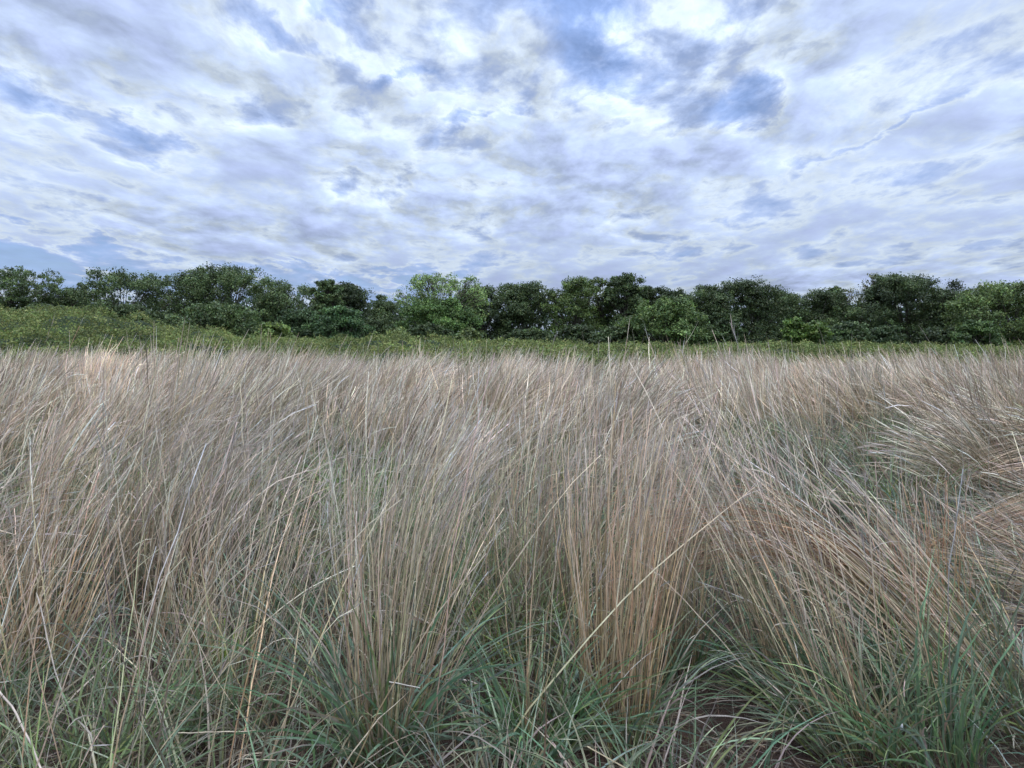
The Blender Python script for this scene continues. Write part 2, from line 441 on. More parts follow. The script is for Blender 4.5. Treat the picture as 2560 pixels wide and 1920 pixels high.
# ------------------------------------------------------------------ the field of dry grass (stuff) and the green grass between (stuff)
if ONLY not in ('sky', 'trees'):
    dry, grn = Acc(), Acc()

    def cells(y0, y1, c, jitter=.5):
        ys_ = np.arange(y0, y1, c)
        out = []
        for yy in ys_:
            half = yy * .84 + 2.2
            xx = np.arange(-half, half, c)
            out.append(np.stack([xx, np.full(len(xx), yy)], 1))
        o = np.concatenate(out)
        return o + U(-jitter, jitter, o.shape) * c

    def field(T):
        """Per-tussock lean, bend, height over the field."""
        x, y = T[:, 0], T[:, 1]
        s = x / np.maximum(y, .1)                       # lateral place in the wedge
        right = np.clip((s - .12) / .4, 0, 1)
        left = 1 - right
        n1, n2, n3 = lattice(x, y, 21, 1.0), lattice(x, y, 22, 1.6), lattice(x, y, 23, .8)
        k = len(x)
        tx = left * (.11 + .10 * n1) + right * (-.30 - .28 * np.clip(n2 + .2, -1, 1.4)) + rng.normal(0, .17, k)
        ty = .03 + .10 * n3 + rng.normal(0, .11, k)
        lodge = np.clip(n2 + .15, 0, 1.3) * right
        bent = (U(0, 1, k) < .16) * U(.5, 1.3, k)
        bx = left * (.42 + .28 * n2 + bent) + right * (-.25 - bent) - lodge * .5
        by = .05 + .12 * n1 + rng.normal(0, .2, k)
        H = (1.20 + .12 * n3 - .10 * lodge) * np.clip(rng.normal(1, .10, k), .6, 1.18)
        # the flattened corner: everything between 3.2 and 5.5 m on the right is pushed over
        flat = np.clip((s - .36) / .12, 0, 1) * np.clip((y - 3.0) / .3, 0, 1) * np.clip((7.0 - y) / 1.2, 0, 1)
        tx = tx * (1 - flat) + flat * (-1.05 + .25 * n1); bx = bx * (1 - flat) - .30 * flat; ty = ty + flat * .1
        H = H * (1 - .1 * flat)
        hol = lattice(x, y * 1.3, 24, 2.0)
        H = H * (1 - .38 * np.clip((-hol - .30) / .35, 0, 1) * (y > 3.4))
        return np.stack([tx, ty], 1), np.stack([bx, by], 1), H

    # open lanes where only leaves grow: photo column, half width, far and near photo rows of the ground seen there
    LANES = [(650, 75, 1250, 1640), (885, 80, 1170, 1400), (1330, 45, 1100, 1220), (1475, 45, 1000, 1080), (1655, 55, 1480, 1800), (1830, 75, 1240, 1640),
             (2260, 130, 1080, 1200), (330, 45, 1150, 1300), (130, 50, 1010, 1090), (2420, 150, 1270, 1370), (1930, 110, 1110, 1190), (560, 60, 1020, 1090),
             (1120, 60, 980, 1040), (1700, 70, 990, 1050), (170, 90, 1440, 1600), (1160, 35, 1330, 1560), (2050, 190, 1230, 1560), (2440, 130, 1300, 1500)]

    def hollow(T):
        hol = lattice(T[:, 0], T[:, 1] * 1.3, 24, 2.0)
        f = 1 - .93 * np.clip((-hol - .28) / .25, 0, 1)
        px = 1280 + F * T[:, 0] / T[:, 1] * CP + 26 * lattice(T[:, 0], T[:, 1], 25, 4.0)
        for (lx, hw, r0, r1) in LANES:
            far, nr = ground(lx, r0)[1], ground(lx, r1)[1]
            y0 = max(nr * .55, .30 * far)
            f = f * (1 - (.985 if far < 9 else .72) * np.exp(-((px - lx) / hw / 1.7) ** 4) * np.clip((T[:, 1] - y0) / .3, 0, 1) * np.clip((far - T[:, 1]) / .4 + .5, 0, 1))
        return f

    def keep(T):
        k = np.ones(len(T), bool)
        for (x, y, r) in taken:
            k &= np.hypot(T[:, 0] - x, T[:, 1] - y) > r
        # the bare soil patch
        k &= np.hypot((T[:, 0] - .74) / .24, (T[:, 1] - 2.62) / .2) > 1
        return T[k]

    one = np.ones
    # very near: mostly leaves, few stalks
    T = keep(cells(1.95, 3.4, .30)); K = len(T)
    ti, be, H = field(T)
    gl = lattice(T[:, 0], T[:, 1], 31, 1.8)
    nst = np.clip(18 + 24 * lattice(T[:, 0], T[:, 1], 32, 2.2) + 14 * (T[:, 1] - 2.4), 2, 80) * np.where(T[:, 1] < 2.3, .25, 1) * hollow(T)
    nst = nst * np.where(T[:, 0] / T[:, 1] > .22, .22, 1.) * np.where(T[:, 0] / T[:, 1] < -.25, 1.1, .6)
    P, tl, _ = stalks(dry, T, nst, ti, be * .55, H, .15 * one(K), .16 * one(K), .0050 * one(K), 9, .25 * lattice(T[:, 0], T[:, 1], 33, 1.5), False, True)
    curls(dry, P, tl, .45)
    leaves(grn, T, np.clip(50 + 36 * gl, 10, 110), ti * .6, (.48 + .14 * gl), .17 * one(K), .5 * one(K), .0075 * one(K), 7,
           np.stack([.95 + .15 * gl, 1 + .08 * gl, 1 - .15 * gl], 1), .33)
    def clumps(y0, y1, c, mean, width, segs, real_heads, sd, drop=.12, rad=.15, spread=.15):
        """Separate tussocks of many stalks with open ground between them."""
        T = cells(y0, y1, c, .38)
        if y0 < 6: T = keep(T)
        T = T[U(0, 1, len(T)) > drop]; K = len(T)
        ti, be, H = field(T)
        thin = np.where((T[:, 0] / T[:, 1] > .22) & (T[:, 1] < 4.1), .3, 1.)
        cl = np.exp(rng.normal(-.1, .5, K))
        sz = np.clip(cl, .5, 1.6) ** .5
        P, tl, _ = stalks(dry, T, np.clip(mean * cl, 20, 3 * mean) * hollow(T) * thin, ti, be, H * sz ** .4, rad * sz, spread * one(K) * U(.6, 1.6, K), width * one(K), segs,
                          np.clip(.32 * lattice(T[:, 0], T[:, 1], sd, 1.2) + rng.normal(0, .18, K), -.6, .5), not real_heads, real_heads)
        if real_heads: curls(dry, P, tl, .35)
        # a collar of leaves round each foot
        leaves(grn, T, (52 if y0 < 6 else 34) * one(K), ti * .5, U(.45, .75, K), rad * 1.2 * sz, .5 * one(K), (.0085 if y0 < 6 else .010) * one(K), 6, np.exp(rng.normal(0, .10, (K, 3))), .35)

    def filler(y0, y1, c, nst, nlf, wst, wlf, sd):
        T = keep(cells(y0, y1, c)); K = len(T)
        ti, be, H = field(T)
        stalks(dry, T, rng.poisson(nst * hollow(T)), ti * 1.5, be * 1.3, H * U(.6, 1.05, K), .15 * one(K), .2 * one(K), wst * one(K), 7, .3 * lattice(T[:, 0], T[:, 1], sd, 1.3), True, tiltj=.16)
        gl = lattice(T[:, 0], T[:, 1], sd + 1, 1.5)
        leaves(grn, T, np.clip(nlf * (1 + .8 * gl), 3, 3 * nlf), ti * .6, .50 + .14 * gl, .2 * one(K), .5 * one(K), wlf * one(K), 6,
               np.stack([1 + .12 * gl, 1 + .10 * gl, 1 - .2 * gl], 1), .32)

    clumps(3.3, 6.2, .86, 135, .0053, 9, True, 35, .22, .17, .20)
    filler(3.4, 6.2, .34, 3, 48, .0058, .0085, 71)
    clumps(6.2, 13, .84, 165, .0060, 7, False, 38, .17, .20, .20)
    filler(6.2, 13, .45, 4, 34, .0060, .010, 73)
    # far edge
    T = cells(13, 23, .58); K = len(T)
    edge = 20.5 + 1.3 * lattice(T[:, 0], T[:, 1], 41, .7)
    T = T[T[:, 1] < edge]; K = len(T)
    ti, be, H = field(T)
    dens = lattice(T[:, 0], T[:, 1], 43, .9)
    stalks(dry, T, np.clip((85 + 35 * dens) * np.exp(rng.normal(-.1, .5, K)), 8, 260) * 1.15 * hollow(T), ti * .8, be, H + .02, .22 * one(K), .16 * one(K), .0064 * one(K), 5, .32 * lattice(T[:, 0], T[:, 1], 42, .8), True)
    # scattered taller plumes
    T = cells(5.5, 20, .95, .5); K = len(T)
    ti, be, H = field(T)
    stalks(dry, T, np.where(U(0, 1, K) < .35, 3, 1), ti, be * .9 + .22, 1.2 + U(.02, .26, K) + .006 * T[:, 1], .15 * one(K), .15 * one(K), .0036 + .00025 * T[:, 1], 8, -.5 * one(K), True)
    # stray stalks leaning every way through the others
    T = keep(cells(4.2, 11, .30)); K = len(T)
    a_ = U(0, 2 * math.pi, K); m_ = np.abs(rng.normal(0, .42, K)); hd = np.stack([np.cos(a_), np.sin(a_)], 1)
    stalks(dry, T, np.where(U(0, 1, K) < .55 * hollow(T), 1, 0), hd * m_[:, None], hd * U(0, .7, K)[:, None], U(.8, 1.3, K), .1 * one(K), .25 * one(K), .0036 + .0002 * T[:, 1], 8, -.3 * one(K), False, tiltj=.2)
    # litter on the soil
    K = 5200
    y = U(1.9, 3.6, K); x = U(-1, 1, K) * (y * .84 + 1)
    a = U(0, 2 * math.pi, K); h = np.stack([np.cos(a), np.sin(a)], 1)
    c = pick(K, DEADLEAF, [3, 2, 3, 3]) * .75
    strips(dry, np.stack([x, y, U(.01, .06, K)], 1), h * U(1.25, 1.6, K)[:, None], h * .2, 1, U(.08, .3, K), U(.003, .007, K), 4, c, c, c, 'leaf', .12)

    tag(dry.build('dry_grass', M_STRAW), kind='stuff')
    tag(grn.build('green_grass', M_GREEN), kind='stuff')

def leaf_quads(acc, Pc, size, outward, cols):
    n = len(Pc)
    nrm = outward * .7 + rng.normal(0, .8, (n, 3)) + [0, 0, .35]
    nrm /= np.linalg.norm(nrm, axis=1, keepdims=True)
    r = rng.normal(0, 1, (n, 3)); A = np.cross(nrm, r); A /= np.maximum(np.linalg.norm(A, axis=1, keepdims=True), 1e-5); B = np.cross(nrm, A)
    l = size[:, None]; w = (size * U(.45, .75, n))[:, None]
    bend = nrm * l * U(-.25, .1, n)[:, None]
    V = np.stack([Pc - A * l * .5, Pc + B * w * .5 + bend * .3, Pc + A * l * .5 + bend, Pc - B * w * .5 + bend * .3], 1)
    Q = np.arange(n * 4).reshape(n, 4)
    acc.add(V, Q, np.repeat(cols[:, None, :], 4, 1))


# ------------------------------------------------------------------ green thicket behind the field (stuff)
TOPX = np.array([-900, 0, 190, 300, 400, 560, 700, 1000, 1280, 1600, 2000, 2560, 3400])
TOPY = np.array([780, 778, 780, 802, 816, 842, 852, 848, 858, 866, 862, 868, 868])


def thick_h(x, y):
    px = 1280 + F * x / y
    ty = np.interp(px, TOPX, TOPY)
    full = EYE + (850 - ty) / F * 40
    r = np.clip((y - 23.5) / 13, 0, 1)
    back = np.clip((60 - y) / 10, 0, 1)
    base = np.minimum(full, 1.0)
    return base + (full - base) * (r * r * (3 - 2 * r)) * (.4 + .6 * back) + .22 * lattice(x, y, 51, 1.0) * np.clip(full, .6, 2) + .10 * lattice(x, y, 52, 2.6)


if ONLY != 'sky':
    a = Acc()
    xs = np.linspace(-60, 60, 241); ys = np.linspace(23.5, 62, 80)
    X, Y = np.meshgrid(xs, ys)
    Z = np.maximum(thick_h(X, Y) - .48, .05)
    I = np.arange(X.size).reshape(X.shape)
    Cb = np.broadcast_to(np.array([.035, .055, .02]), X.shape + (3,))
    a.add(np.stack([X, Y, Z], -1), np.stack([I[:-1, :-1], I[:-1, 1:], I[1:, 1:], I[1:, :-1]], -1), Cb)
    def spots(K):
        y = 22.6 + 38 * U(0, 1, K) ** 1.5
        x = U(-1, 1, K) * (y * .84 + 3)
        h = thick_h(x, np.maximum(y, 23.6))
        cl = lattice(x, y, 53, 2.4); cl2 = lattice(x, y, 54, .5)
        z = h - .36 + U(-.06, .26, K) + .10 * cl
        z = np.where(y < 26, U(0, 1, K) ** .6 * np.maximum(z, .1), z)
        c = pick(K, [(.165, .19, .052), (.13, .17, .052), (.20, .205, .07), (.10, .145, .045)], [3, 2, 1.5, 1.5], .10, .14) * np.exp(.22 * cl + .15 * cl2)[:, None]
        return x, y, np.maximum(z, .03), c

    # little leaves massed into soft mounds
    K = 330000
    x, y, z, c = spots(K)
    leaf_quads(a, np.stack([x, y, z], 1), U(.07, .16, K), np.tile(np.array([0, -.4, .8]), (K, 1)), c)
    # feathery sprigs
    K = 52000
    x, y, z, c = spots(K)
    an = U(0, 2 * math.pi, K); hh = np.stack([np.cos(an), np.sin(an)], 1)
    strips(a, np.stack([x, y, np.maximum(z - .1, .02)], 1), hh * U(.1, .8, K)[:, None] + [.1, 0], hh * U(.4, 1.6, K)[:, None], 1.2, U(.2, .48, K), U(.02, .045, K), 3, c * .9, c, c * 1.1, 'leaf', .15)
    # fringe of little leaves
    tag(a.build('green_thicket', M_SHRUB), kind='stuff')

# ------------------------------------------------------------------ trees and bushes
def half_width(shape, h):
    if shape == 'flat':      # umbrella
        return np.interp(h, [0, .25, .5, .72, .9, 1], [.35, .5, .75, 1, .85, .5])
    if shape == 'bush':
        return np.interp(h, [0, .2, .55, .85, 1], [.9, 1, .88, .55, .2])
    if shape == 'cone':
        return np.interp(h, [0, .3, .7, 1], [.9, 1, .6, .12])
    if shape == 'tall':
        return np.interp(h, [0, .2, .6, .85, 1], [.75, .95, 1, .75, .35])
    return np.interp(h, [0, .15, .45, .75, .92, 1], [.85, 1, 1, .88, .62, .3])


def tree(name, label, cat, px, w, top, D, shape='round', tone=1., hue=(1, 1, 1), low=.12, dens=1., sparse=0., leaf=.18, group=None, lean=0., foot=None):
    """px = photo column of the crown's middle, w = its width in photo pixels, top = photo row of its top, at depth D."""
    topz = at(px, top, D)[2]
    cx = at(px, 850, D)[0]
    R = w / 2 / F * D * (1.36 if shape != 'flat' else 1.1)
    z0, z1 = topz * low * (.6 if low < .2 else 1.), topz
    Ht = z1 - z0
    e = empty(name, (cx if foot is None else foot, D, 0))
    tag(e, label, cat, group)
    a, b = Acc(), Acc()
    vol = R * R * Ht
    lr = np.clip(.30 * min(R, Ht * .6), .45, 1.5)
    nl = int(np.clip(1.5 * R * R * Ht / lr ** 3 * .32, 10, 56))
    if sparse: nl = int(nl * (1 - .3 * sparse))
    hs = (np.arange(nl) + U(0, 1, nl)) / nl
    rng.shuffle(hs)
    hw = half_width(shape, hs)
    an = U(0, 2 * math.pi, nl); rr = np.sqrt(U(.08, 1, nl))
    lrs = lr * U(.7, 1.25, nl)
    lim = np.maximum(R * hw - lrs * .62, R * .1)
    C = np.stack([cx + lean * hs * R + np.cos(an) * rr * lim, D + np.sin(an) * rr * lim * .85, z0 + np.clip(hs * Ht, lrs * .5, Ht - lrs * .72)], 1)
    # make sure the outline is reached at the sides and the top
    C[0] = [cx + lean * R, D, z1 - lrs[0] * .8]
    # small knobs that break the outline
    nk = max(2, int(nl * .3))
    kh = U(.45, .97, nk); ka = U(0, 2 * math.pi, nk); kw = R * half_width(shape, kh) * U(.9, 1.08, nk)
    C = np.concatenate([C, np.stack([cx + lean * kh * R + np.cos(ka) * kw, D + np.sin(ka) * kw * .8, z0 + kh * Ht], 1)])
    lrs = np.concatenate([lrs, lr * U(.3, .55, nk)]); nl += nk
    ltone = np.exp(rng.normal(0, .25, nl))
    npuff0 = max(6, int(13 * dens * (lr / .8) ** 1.2))
    bark = np.array([.09, .075, .06])
    for i in range(nl):
        npuff = max(3, int(npuff0 * min(1, lrs[i] / lr * 1.2)))
        d = rng.normal(0, 1, (npuff, 3)); d[:, 2] += .25
        d /= np.linalg.norm(d, axis=1, keepdims=True)
        pc = C[i] + d * np.array([1.1, 1.1, .85]) * (lrs[i] * U(.55, 1.08, npuff))[:, None]
        pr = U(.22, .48, npuff) * np.clip(lr / .8, .7, 1.3)
        m = max(8, int(30 * dens * (.24 / leaf) ** 1.4))
        if sparse: m = int(m * (1 - .55 * sparse))
        k = npuff * m
        q = rng.normal(0, 1, (k, 3)); q /= np.linalg.norm(q, axis=1, keepdims=True)
        rad = np.repeat(pr, m) * U(.3, 1.15, k)
        q2 = q * np.array([1.15, 1.15, .75])
        pos = np.repeat(pc, m, 0) + q2 * rad[:, None]
        pos[:, 2] = np.maximum(pos[:, 2], .05)
        ptone = np.repeat(np.exp(rng.normal(0, .16, npuff)), m)
        cc = pick(k, [(.088, .126, .042), (.070, .108, .044), (.115, .146, .046)], [3, 3, 1.5], .10, .12)
        cc = cc * (tone * ltone[i] * ptone)[:, None] * np.array(hue)
        out = (pos - C[i]); out /= np.maximum(np.linalg.norm(out, axis=1, keepdims=True), 1e-4)
        leaf_quads(a, pos, leaf * U(.55, 1.35, k), out, cc)
        # limb towards this lobe
        base = np.array([cx + rng.normal(0, .06), D + rng.normal(0, .06), min(z0 + Ht * .12, C[i][2] * .6)])
        mid = base * .45 + C[i] * .55 + rng.normal(0, .12, 3); mid[2] += .1 * Ht * .2
        tt = np.linspace(0, 1, 6)[:, None]
        Pp = (1 - tt) ** 2 * base + 2 * tt * (1 - tt) * mid + tt ** 2 * C[i]
        r0 = .045 * (.5 + .1 * Ht)
        tube(b, Pp, np.linspace(r0, r0 * .3, 6), bark * U(.8, 1.2), 5)
        if sparse > .3 or i % 2 == 0:
            for j in range(0, npuff, 1 if sparse > .3 else 3):
                tt2 = np.linspace(0, 1, 4)[:, None]
                s0 = C[i] * .8 + base * .2
                Pq = s0 * (1 - tt2) + pc[j] * tt2 + np.sin(tt2 * math.pi) * rng.normal(0, .08, 3)
                tube(b, Pq, np.linspace(r0 * .35, .012, 4), bark * U(.8, 1.3), 4)
    # trunk with a flared foot
    zt = z0 + Ht * .35
    tt = np.linspace(0, 1, 8)
    Pp = np.stack([cx + .12 * np.sin(tt * 3 + px), D + .1 * np.sin(tt * 2.2 + px), -.1 + tt * (zt + .1)], 1)
    r0 = .05 + .022 * z1
    tube(b, Pp, r0 * (1.5 - .5 * np.clip(tt * 6, 0, 1)) * (1 - .45 * tt), bark, 8)
    b.build('trunk', M_BARK, e, True)
    a.build('crown', M_LEAF, e)
    return e


GT = 'trees of the belt behind the field'
GB = 'bushes in front of the tree belt'
if ONLY not in ('sky', 'grass'):
    t = lambda *a, **k: tree('tree', a[0], 'tree', *a[1:], group=GT, **k)
    b_ = lambda *a, **k: tree('bush', a[0], 'bush', *a[1:], group=GB, **{'shape': 'bush', 'low': .02, **k})
    # the tree belt, from left to right
    t('flat-topped spreading tree at the left end, sky showing beneath its crown', 30, 250, 674, 68, 'flat', low=.50, dens=.8, tone=1.1)
    t('low rounded tree filling the dip beside the flat-topped tree', 190, 130, 724, 72, 'round', tone=1.05)
    t('domed tree with a ragged narrow top, first peak right of the flat-topped tree', 305, 185, 681, 66, 'round', tone=1.05, dens=.85, low=.15)
    t('dark lobed tree with sky holes under its left branches', 450, 110, 690, 74, 'round', tone=.85, dens=.75, low=.42, sparse=.2)
    t('highest tree of the left group, broad crown with a pointed summit', 575, 190, 668, 70, 'round', tone=1.1, low=.25, dens=.9)
    t('tree with thin leafy twigs poking up from a sloping top', 710, 150, 706, 70, 'round', tone=1.15, sparse=.2)
    t('small upright tree with a knobbly top left of the smooth dark one', 818, 70, 703, 66, 'tall', tone=1.0, low=.15)
    t('smooth near-black rounded tree sloping down to the blue gap', 870, 125, 712, 70, 'round', tone=.5, dens=1.25, leaf=.2)
    t('small grey-green tree with spiky tops in the lowest dip of the belt', 960, 110, 752, 78, 'cone', tone=.85)
    t('spindly little tree standing alone in the blue sky gap', 952, 26, 738, 84, 'tall', tone=1.0, low=.4, sparse=.3)
    t('airy pale green tree whose thin top branches let the sky through', 1105, 185, 688, 64, 'round', tone=2.1, hue=(1.1, 1.1, .95), low=.38, dens=.7, sparse=.62, leaf=.18)
    t('leafy mid-green lower tree growing against the airy pale one', 1090, 150, 752, 61, 'tall', tone=1.3, hue=(.95, 1.1, .85), low=.08, dens=1.1)
    t('rounded dark tree at the right shoulder of the airy pale one', 1200, 115, 720, 68, 'round', tone=.85)
    t('broad dark tree with two blunt bumps, right of a small sky notch', 1315, 140, 713, 68, 'round', tone=.75, dens=1.1)
    t('tree with fresh lighter green tips on a tufted crown', 1432, 105, 698, 66, 'round', tone=1.15, hue=(1.05, 1.05, .8), dens=.85)
    t('open-branched light tree leaning beside the tallest knob', 1505, 95, 697, 68, 'flat', tone=1.15, low=.35, dens=.8, sparse=.25, hue=(1.1, 1.05, .8))
    t('tall tree ending in a single dark knob, peak of the middle group', 1562, 85, 688, 67, 'tall', tone=.85, low=.30)
    t('dark sloping tree overhanging the round hole of sky', 1640, 130, 722, 70, 'round', tone=.65, low=.40)
    t('low distant tree closing the dip right of the middle group', 1705, 90, 740, 78, 'round', tone=.9)
    t('uneven dark tree between the low distant tree and the broad deep green one', 1775, 110, 718, 69, 'round', tone=.7)
    t('broad deep green tree with a small pointed peak above dense foliage', 1862, 150, 705, 67, 'round', tone=.75, dens=1.1)
    t('low dark pointed tree left of the mid-green rounded one with a knob', 1955, 95, 731, 72, 'cone', tone=.75)
    t('mid-green rounded tree with a separate leafy knob on its right', 2040, 120, 729, 69, 'round', tone=.95)
    t('narrow knobbed tree between the rounded tree and the brown-tipped one', 2085, 55, 720, 72, 'tall', tone=.95)
    t('thinly leaved tree with brownish twigs, lower of the two sparse ones', 2135, 85, 724, 72, 'round', tone=1.2, hue=(1.25, .92, .8), sparse=.85, dens=.5, low=.4, leaf=.18)
    t('almost bare treetop with brownish leaves rising beside the biggest dome', 2190, 75, 688, 71, 'tall', tone=1.2, hue=(1.25, .95, .85), sparse=.85, dens=.5, low=.45, leaf=.18)
    t('biggest dark dome of the right half with a rounded lofty crown', 2265, 215, 694, 66, 'round', tone=.72, dens=1.1)
    t('dark tree stepping down from the biggest dome towards the right notch', 2385, 130, 740, 69, 'round', tone=.8)
    t('lobed tree with light rim beside the right-hand sky notch', 2430, 85, 743, 67, 'round', tone=.95, low=.35)
    t('large layered green tree at the right end of the belt', 2530, 235, 712, 55, 'round', tone=1.25, hue=(1.05, 1.02, .9), low=.06)
    t('dark tree closing the belt past the flat-topped tree', -150, 200, 700, 70, 'round', tone=.85)
    # bushes in front
    b_('wide dark green bush rising out of the olive thicket on the left', 545, 215, 762, 52, tone=1.15)
    b_('small yellow-green bush, a pointed heap at the thicket edge', 682, 95, 812, 47, tone=1.55, hue=(1.1, 1.05, .8), leaf=.2)
    b_('bluish-green bush under the smooth near-black tree', 845, 130, 772, 56, tone=1.0, hue=(.85, 1.05, 1.05))
    b_('dark bush crowding the foot of the upright knobbly tree', 745, 120, 778, 57, tone=.85, hue=(.9, 1, 1.05))
    b_('pale olive bush, a small round one left of the leafy mid-green tree', 990, 58, 818, 48, tone=1.6, hue=(1.1, 1.0, .85), leaf=.2)
    b_('small pale bush peeping out at the foot of the rounded dark tree', 1170, 60, 822, 50, tone=1.3, hue=(1.1, 1, .9), leaf=.2)
    b_('large domed bush with a bright top, right of the round sky hole', 1672, 195, 752, 50, tone=1.15, hue=(1, 1.05, .85))
    b_('low dark bush hugging the left flank of the large domed one', 1540, 110, 818, 50, tone=.8)
    b_('low dark bush at the foot of the broad two-bumped tree', 1320, 130, 826, 55, tone=.7)
    b_('shadowy bush between the two-bumped tree and the round sky hole', 1450, 110, 815, 56, tone=.6)
    b_('grey-green bush right of the large domed one', 1815, 75, 800, 54, tone=.85, hue=(.95, 1, 1))
    b_('brightest green shrub, the leafier left one of a pair', 1985, 65, 798, 47, tone=1.1, hue=(1.0, 1.12, .7), leaf=.2)
    b_('bright yellow-green shrub, the lower right one of a pair', 2040, 65, 806, 46, tone=1.2, hue=(1.05, 1.12, .7), leaf=.2)
    b_('dusky bush beneath the two sparse brown-tipped trees', 2120, 110, 808, 54, tone=.8, hue=(.95, 1, 1))
    b_('rounded grey bush in front of the biggest dome', 2215, 90, 818, 52, tone=.8, hue=(.95, 1, 1.05))
    b_('near-black low bush between the biggest dome and the right notch', 2350, 130, 822, 54, tone=.55)
    b_('mid-green bush closing the bottom of the right-hand sky notch', 2440, 100, 805, 49, tone=1.05, hue=(.95, 1.05, .9))
    b_('dense bush below the flat-topped tree, behind the olive thicket', 110, 210, 768, 58, tone=.85)
    b_('dark bush in the hollow before the ragged-topped domed tree', 330, 190, 768, 56, tone=.8)
    b_('dark bush at the foot of the airy pale tree', 1070, 120, 812, 56, tone=.75)
    b_('low shadowy bush under the small spiky trees of the dip', 935, 120, 800, 60, tone=.75)

    # far wood that closes the view between the trunks
    a = Acc()
    K = 26000
    x = U(-125, 125, K); y = U(96, 112, K)
    px = 1280 + F * x / y
    toph = 7.4 + .9 * lattice(x, y, 61, .35) + .5 * lattice(x, y, 62, 1.2)
    gap = np.zeros(K)
    for gx, gw in ((50, 18), (480, 40), (1582, 17), (2458, 20)):
        gap = np.maximum(gap, np.exp(-((px - gx) / gw) ** 4))
    toph = toph * (1 - .62 * gap)
    z = U(0, 1, K) ** .7 * toph
    c = pick(K, [(.04, .065, .032), (.05, .075, .035)], [1, 1], .1, .25)
    leaf_quads(a, np.stack([x, y, z], 1), U(.5, 1.1, K), np.tile(np.array([0, -1., .3]), (K, 1)), c)
    tag(a.build('far_wood', M_LEAF), kind='stuff')

# ------------------------------------------------------------------ sky: Nishita with a broken cloud layer, and the sun
SUN_EL, SUN_AZ = math.radians(76), math.radians(150)     # high overhead behind thin cloud; azimuth clockwise from +Y
w = bpy.data.worlds.new('World'); sc.world = w; w.use_nodes = True
N, L = w.node_tree.nodes, w.node_tree.links
N.clear()


def math_n(op, a, b=None, c=None, clamp=False):
    n = N.new('ShaderNodeMath'); n.operation = op; n.use_clamp = clamp
    for i, v in enumerate((a, b, c)):
        if v is None: continue
        if isinstance(v, (int, float)): n.inputs[i].default_value = v
        else: L.new(v, n.inputs[i])
    return n.outputs[0]


def vmath(op, a, b=None):
    n = N.new('ShaderNodeVectorMath'); n.operation = op
    for i, v in enumerate((a, b)):
        if v is None: continue
        if isinstance(v, tuple): n.inputs[i].default_value = v
        else: L.new(v, n.inputs[i])
    return n.outputs['Value'] if op in ('LENGTH', 'DOT_PRODUCT') else n.outputs[0]


def smooth(v, a, b, lo=0., hi=1.):
    n = N.new('ShaderNodeMapRange'); n.interpolation_type = 'SMOOTHSTEP'
    L.new(v, n.inputs['Value'])
    n.inputs['From Min'].default_value = a; n.inputs['From Max'].default_value = b
    n.inputs['To Min'].default_value = lo; n.inputs['To Max'].default_value = hi
    return n.outputs[0]


def noise(vec, scale, detail=8, rough=.58, dist=0., lac=2.0):
    n = N.new('ShaderNodeTexNoise'); n.inputs['Scale'].default_value = scale; n.inputs['Detail'].default_value = detail
    n.inputs['Roughness'].default_value = rough; n.inputs['Distortion'].default_value = dist; n.inputs['Lacunarity'].default_value = lac
    L.new(vec, n.inputs['Vector'])
    return n.outputs['Fac'], n.outputs['Color']


sky = N.new('ShaderNodeTexSky'); sky.sky_type = 'NISHITA'; sky.sun_disc = False
sky.sun_elevation = SUN_EL; sky.sun_rotation = SUN_AZ
sky.air_density = 1.0; sky.dust_density = .4; sky.ozone_density = 3.0
tc = N.new('ShaderNodeTexCoord')
D = vmath('NORMALIZE', tc.outputs['Generated'])
sp = N.new('ShaderNodeSeparateXYZ'); L.new(D, sp.inputs[0])
zc = math_n('ADD', math_n('MAXIMUM', sp.outputs['Z'], 0.0), .155)
u = math_n('DIVIDE', sp.outputs['X'], zc); v = math_n('DIVIDE', sp.outputs['Y'], zc)
cb = N.new('ShaderNodeCombineXYZ'); L.new(u, cb.inputs[0]); L.new(v, cb.inputs[1])
P0 = cb.outputs[0]
# cloud streets run away from the viewer, a little to the left
mp = N.new('ShaderNodeMapping'); mp.inputs['Rotation'].default_value = (0, 0, math.radians(-16)); mp.inputs['Scale'].default_value = (1.0, .70, 1)
L.new(P0, mp.inputs['Vector'])
_, warp = noise(mp.outputs[0], 1.6, 4, .55)
wv = vmath('SCALE', vmath('SUBTRACT', warp, (.5, .5, .5))); wv.node.inputs['Scale'].default_value = .20
Pw = vmath('ADD', mp.outputs[0], wv)
LITE = (.035, -.075, 0)                       # towards the light, in the plane of the cloud layer


def puffs(vec, scale):
    f, _c = noise(vec, scale, 4, .5)
    return math_n('SUBTRACT', 1.0, math_n('MULTIPLY', math_n('ABSOLUTE', math_n('SUBTRACT', f, .5)), 3.2))


zc3 = math_n('ADD', math_n('MAXIMUM', sp.outputs['Z'], 0.0), .06)
cb3 = N.new('ShaderNodeCombineXYZ'); L.new(math_n('DIVIDE', sp.outputs['X'], zc3), cb3.inputs[0]); L.new(math_n('DIVIDE', sp.outputs['Y'], zc3), cb3.inputs[1])
mp3 = N.new('ShaderNodeMapping'); mp3.inputs['Rotation'].default_value = (0, 0, math.radians(-16)); mp3.inputs['Scale'].default_value = (.75, .75, 1); mp3.inputs['Location'].default_value = (4.2, 1.1, 0)
L.new(cb3.outputs[0], mp3.inputs['Vector'])
big, _ = noise(mp3.outputs[0], .9, 6, .55, .3)
med, medc = noise(Pw, 3.0, 9, .60)
fine, _ = noise(vmath('ADD', Pw, (3.1, 7.7, 0)), 7.0, 6, .62)
wv2 = vmath('SCALE', vmath('SUBTRACT', medc, (.5, .5, .5))); wv2.node.inputs['Scale'].default_value = .12
